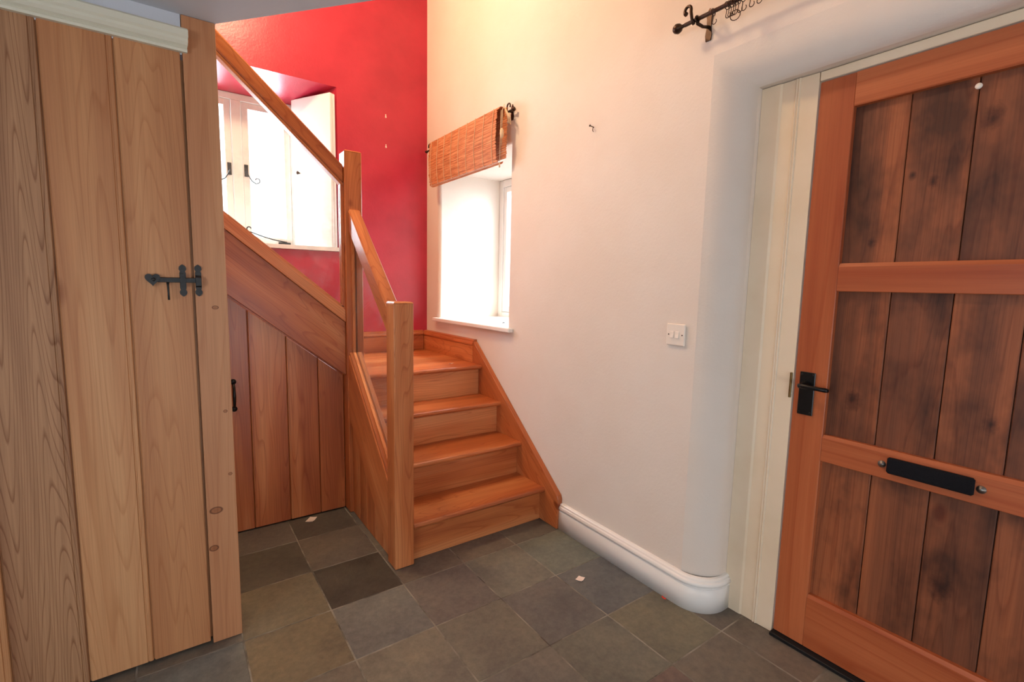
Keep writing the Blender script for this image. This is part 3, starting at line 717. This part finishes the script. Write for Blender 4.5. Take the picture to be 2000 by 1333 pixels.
# ---- curtain hooks threaded on the pole
def hook(y, big, tilt):
    bm = bmesh.new()
    add_ring(bm, (xp, y, zp-0.003), 0.0115, 0.0013, (0.15*tilt, 1, 0.1*tilt))
    if big:
        add_tube(bm, [(xp, y, zp-0.014), (xp, y, zp-0.030)], 0.0014, 6); add_ring(bm, (xp, y, zp-0.046), 0.016, 0.0014, (1, 0.25, 0))
    else:
        pts = [(xp, y, zp-0.014), (xp, y, zp-0.022), (xp, y+0.001, zp-0.028)]
        for q in range(0, 256, 16):
            a = math.radians(20-q); pts.append((xp, y-0.0055+0.008*math.cos(a), zp-0.035+0.0085*math.sin(a)))
        add_tube(bm, pts, 0.0014, 6)
    return obj('curtain_hook', bm, M['bronze'], smooth=True)
for i, (y, big, t) in enumerate(((1.072, 0, 0), (1.022, 0, 1), (1.014, 0, -1), (1.005, 0, 1), (0.997, 0, 0), (0.990, 1, 0), (0.980, 0, -1), (0.966, 0, 1), (0.940, 0, 0), (0.915, 0, 1))):
    o = hook(y, big, t)
    if big: tag(o, 'bronze curtain hook ending in a wide closed ring on the pole', 'curtain hook', 'curtain hooks on the pole over the front door')
    elif i == 0: tag(o, 'single bronze curtain hook beside the pole bracket, apart from the bunch', 'curtain hook', 'curtain hooks on the pole over the front door')
    elif i == 8: tag(o, 'bronze curtain hook next along the pole after the bunched ones', 'curtain hook', 'curtain hooks on the pole over the front door')
    elif i == 9: tag(o, 'bronze curtain hook on the pole farthest from the bracket and the bunch', 'curtain hook', 'curtain hooks on the pole over the front door')
    else: tag(o, 'open bronze curtain hook bunched on the pole over the front door', 'curtain hook', 'curtain hooks on the pole over the front door')
# ---- rod of the blind
zb, xbr = 2.262, 1.622
BR = thing('curtain_rod', (xbr, 2.84, zb), 'thin dark iron rod with curled ends carrying the bamboo blind', 'curtain rod')
tube('rod', [(xbr, 2.335, zb), (xbr, 2.8, zb), (xbr, 3.445, zb)], 0.006, M['bronze'], BR)
for ye, s in ((2.335, -1), (3.445, 1)):
    bm = bmesh.new(); add_lathe(bm, (xbr, ye, zb), (0, s, 0), [(0.007, -0.004), (0.011, 0.004), (0.011, 0.014), (0.002, 0.020)]); obj('finial', bm, M['bronze'], BR, smooth=True)
    pts = [(xbr, ye-s*0.06, zb+0.002), (xbr, ye-s*0.058, zb+0.025)]
    for q in range(0, 230, 30):
        a = math.radians(q); pts.append((xbr, ye-s*(0.058-0.016*(1-math.cos(a))) , zb+0.028+0.016*math.sin(a)))
    tube('scroll', pts, 0.0045, M['bronze'], BR)
for yb_ in (2.375, 3.30):
    pl_ = prism('bracket', [(yb_-0.009, zb-0.042), (yb_+0.009, zb-0.042), (yb_+0.012, zb-0.02), (yb_+0.009, zb), (yb_+0.011, zb+0.025), (yb_, zb+0.045), (yb_-0.011, zb+0.025), (yb_-0.009, zb), (yb_-0.012, zb-0.02)], 0, 1.6445, 1.6495, M['bronze'], BR)
    tube('bracket_arm', [(1.648, yb_, zb), (xbr, yb_, zb)], 0.005, M['bronze'], pl_)
# ---- bamboo blind, folded up short and hung over the rod
BL = thing('bamboo_blind', (1.56, 2.8, 1.98), 'orange bamboo slat blind folded up short above the cream wall window', 'blind')
by0, by1 = 2.395, 3.262
bm = bmesh.new(); nS = 56
for i in range(nS):
    z = 1.983 + (2.262-1.983)*i/(nS-1); j = random.uniform(-.0012, .0012); e0, e1 = random.uniform(-.006, .006), random.uniform(-.006, .006)
    bow = 0.010*math.sin(i/(nS-1)*math.pi)
    add_box(bm, (1.556-bow+j, by0+e0, z-0.0022), (1.5585-bow+j, by1+e1, z+0.0022))
o = obj('front_slats', bm, M['bamboo'], BL); o['kind'] = 'stuff'
bm = bmesh.new()
for i in range(nS-6):
    z = 2.0 + (2.27-2.0)*i/(nS-7); j = random.uniform(-.0012, .0012); e0, e1 = random.uniform(-.005, .005), random.uniform(-.005, .005)
    add_box(bm, (1.592+j, by0-0.045+e0, z-0.0022), (1.5945+j, by1-0.01+e1, z+0.0022))
o = obj('back_slats', bm, M['bamboo'], BL); o['kind'] = 'stuff'
bm = bmesh.new()
for i in range(14):
    a = math.pi*i/13; add_box(bm, (1.5755-0.018*math.cos(a)-0.0013, by0-0.02, 2.265+0.012*math.sin(a)-0.0016), (1.5755-0.018*math.cos(a)+0.0013, by1-0.005, 2.265+0.012*math.sin(a)+0.0016))
o = obj('top_fold', bm, M['bamboo'], BL); o['kind'] = 'stuff'
bm = bmesh.new()
for i in range(10):
    a = math.pi*i/9; add_box(bm, (1.5755-0.018*math.cos(a)-0.0013, by0-0.012, 1.984-0.014*math.sin(a)-0.0016), (1.5755-0.018*math.cos(a)+0.0013, by1-0.005, 1.984-0.014*math.sin(a)+0.0016))
o = obj('bottom_fold', bm, M['bamboo'], BL); o['kind'] = 'stuff'
for i in range(9):
    y = 2.43 + i*0.1
    pts = [(1.5535-0.010*math.sin(t/6*math.pi), y+0.003*math.sin(t), 1.972+(2.275-1.972)*t/6) for t in range(7)]
    tube('warp_string', pts, 0.0017, M['cord'], BL, 5)
tube('pull_cord', [(1.575, 2.352, 2.285), (1.562, 2.350, 2.25), (1.560, 2.350, 2.15)], 0.0018, M['cord'], BL, 6)
tas = bmesh.new(); add_lathe(tas, (1.56, 2.350, 2.155), (0, 0, -1), [(0.002, 0), (0.010, 0.010), (0.011, 0.030), (0.009, 0.048), (0.003, 0.056)], 10)
tas = obj('cord_tassel', tas, M['cord'], BL, smooth=True)
tube('cord_end', [(1.56, 2.350, 2.10), (1.56, 2.351, 2.06)], 0.0014, M['cord'], tas, 6)
tube('pull_cord', [(1.563, 2.364, 2.255), (1.561, 2.366, 2.10), (1.560, 2.368, 1.965)], 0.0015, M['cord'], BL, 6)
bm = bmesh.new(); add_lathe(bm, (1.56, 2.368, 1.967), (0, 0, -1), [(0.0015, 0), (0.004, 0.006), (0.005, 0.02), (0.002, 0.024)], 8); obj('cord_tassel', bm, M['cord'], BL, smooth=True)
for i in range(5):
    tube('cord_loop', [(1.575, 2.352, 2.272), (1.58+0.003*i, 2.34-0.006*i, 2.235-0.006*i), (1.592+0.002*i, 2.338-0.004*i, 2.205-0.008*i), (1.596, 2.352+0.004*i, 2.225), (1.595, 2.365, 2.252)], 0.0017, M['cord'], BL, 5)
# ---- light switch
LS = thing('light_switch', (1.648, 1.196, 1.10), 'white double light switch on the cream wall beside the door recess', 'light switch')
box('switch_plate', (1.6395, 1.153, 1.057), (1.6495, 1.239, 1.143), M['switch'], LS, bev=0.003)
for y in (1.211, 1.186):
    prism('rocker', [(1.6395, 1.086), (1.633, 1.087), (1.636, 1.101), (1.637, 1.113), (1.6395, 1.114)], 1, y-0.008, y+0.008, M['switch'], LS, bev=0.0008)
for y in (1.227, 1.164):
    bm = bmesh.new(); add_lathe(bm, (1.6394, y, 1.1), (-1, 0, 0), [(0.0028, 0), (0.0028, 0.0008), (0.001, 0.001)], 8); obj('screw', bm, M['bronze'], LS, smooth=True)
# ---- nail, plugs
bm = bmesh.new(); add_tube(bm, [(1.652, 1.713, 2.020), (1.628, 1.716, 2.024)], 0.002, 6); add_lathe(bm, (1.628, 1.716, 2.024), (-1, 0, 0.1), [(0.005, 0), (0.005, 0.002), (0.002, 0.003)], 8)
add_tube(bm, [(1.645, 1.713, 2.019), (1.640, 1.711, 2.006), (1.643, 1.709, 1.998)], 0.0016, 6)
tag(obj('nail', bm, M['bronze'], smooth=True), 'small rusty nail hook in the cream wall beside the blind', 'nail')
for z, lab in ((2.462, 'upper white wall plug in the red wall'), (2.255, 'lower white wall plug in the red wall')):
    bm = bmesh.new(); add_lathe(bm, (1.327, YR, z), (0, -1, 0), [(0.006, -0.004), (0.006, 0.004), (0.004, 0.007), (0.001, 0.008)], 8)
    add_box(bm, (1.324, YR-0.003, z+0.004), (1.330, YR+0.001, z+0.02))
    tag(obj('wall_plug', bm, M['plug']), lab, 'wall plug', 'wall plugs in the red wall')
bm = bmesh.new(); add_tube(bm, [(1.792, 2.655, 1.0345), (1.806, 2.662, 1.036), (1.822, 2.672, 1.0345), (1.826, 2.682, 1.034)], [.002, .003, .003, .002], 6)
tag(obj('metal_catch', bm, M['iron'], smooth=True), 'tiny dark metal catch lying on the cream wall window sill', 'catch')
# ---- scraps of paper
def scrap(name, c, w, d, rot, m, label):
    bm = bmesh.new(); N = 3; g = {}
    for i in range(N):
        for j in range(N):
            u, v = (i/(N-1)-.5)*w, (j/(N-1)-.5)*d
            x, y = u*math.cos(rot)-v*math.sin(rot), u*math.sin(rot)+v*math.cos(rot)
            g[i, j] = bm.verts.new((c[0]+x, c[1]+y, c[2]+0.0006+0.004*((i-1)**2)*(0.3+0.7*(j == 0))))
    for i in range(N-1):
        for j in range(N-1): bm.faces.new((g[i, j], g[i+1, j], g[i+1, j+1], g[i, j+1]))
    r = bmesh.ops.extrude_face_region(bm, geom=bm.faces[:]); bmesh.ops.translate(bm, verts=[v for v in r['geom'] if isinstance(v, bmesh.types.BMVert)], vec=(0, 0, 0.0008))
    tag(obj(name, bm, m), label, 'paper scrap', None)
scrap('paper_scrap', (0.568, 2.650, 0), 0.055, 0.040, 0.9, M['paper'], 'small pink white paper scrap by the cupboard under the stairs')
scrap('paper_scrap', (1.421, 1.453, 0), 0.034, 0.030, 0.35, M['paper'], 'small square white paper scrap on the slate near the skirting board')
scrap('paper_scrap', (1.622, 1.163, 0), 0.020, 0.006, 1.5, M['redscrap'], 'tiny red paper scrap against the curved skirting board')
scrap('paper_scrap', (1.47, 2.76, 4*RISE), 0.035, 0.012, 0.2, M['paper'], 'thin white paper scrap lying on the stair landing')

# ================================================================== LAMPS of the house (out of the picture)
def pendant(x, y, ztop, drop, power, color, label, rad=0.11):
    L_ = thing('pendant_lamp', (x, y, ztop), label, 'lamp')
    tube('flex', [(x, y, ztop-0.001), (x, y, ztop-drop)], 0.003, M['switch'], L_, 6)
    bm = bmesh.new(); add_lathe(bm, (x, y, ztop), (0, 0, -1), [(0.045, 0.0008), (0.045, 0.02), (0.012, 0.03)]); obj('ceiling_rose', bm, M['switch'], L_, smooth=True)
    bm = bmesh.new(); add_lathe(bm, (x, y, ztop-drop), (0, 0, -1), [(0.014, -0.02), (0.014, 0.03)]); obj('lamp_holder', bm, M['switch'], L_, smooth=True)
    k = NT('lit_bulb'); em = k.n('ShaderNodeEmission'); em.inputs[0].default_value = (*color, 1); em.inputs[1].default_value = 6
    k.l(em.outputs[0], k.t.nodes['Material Output'].inputs[0])
    zb_ = ztop-drop-0.03
    bm = bmesh.new(); add_lathe(bm, (x, y, zb_), (0, 0, -1), [(0.012, 0), (0.022, 0.02), (0.032, 0.05), (0.028, 0.075), (0.005, 0.09)]); obj('bulb', bm, k.m, L_, smooth=True)
    l = bpy.data.lights.new('pendant_light', 'POINT'); l.energy = power; l.color = color; l.shadow_soft_size = rad
    o = bpy.data.objects.new('pendant_light', l); COL.objects.link(o); o.parent = L_; o.location = (0, 0, -drop-0.24)
pendant(0.35, 2.45, ZT, 0.16, 84, (1.0, 0.72, 0.44), 'warm pendant lamp hanging high in the stairwell')
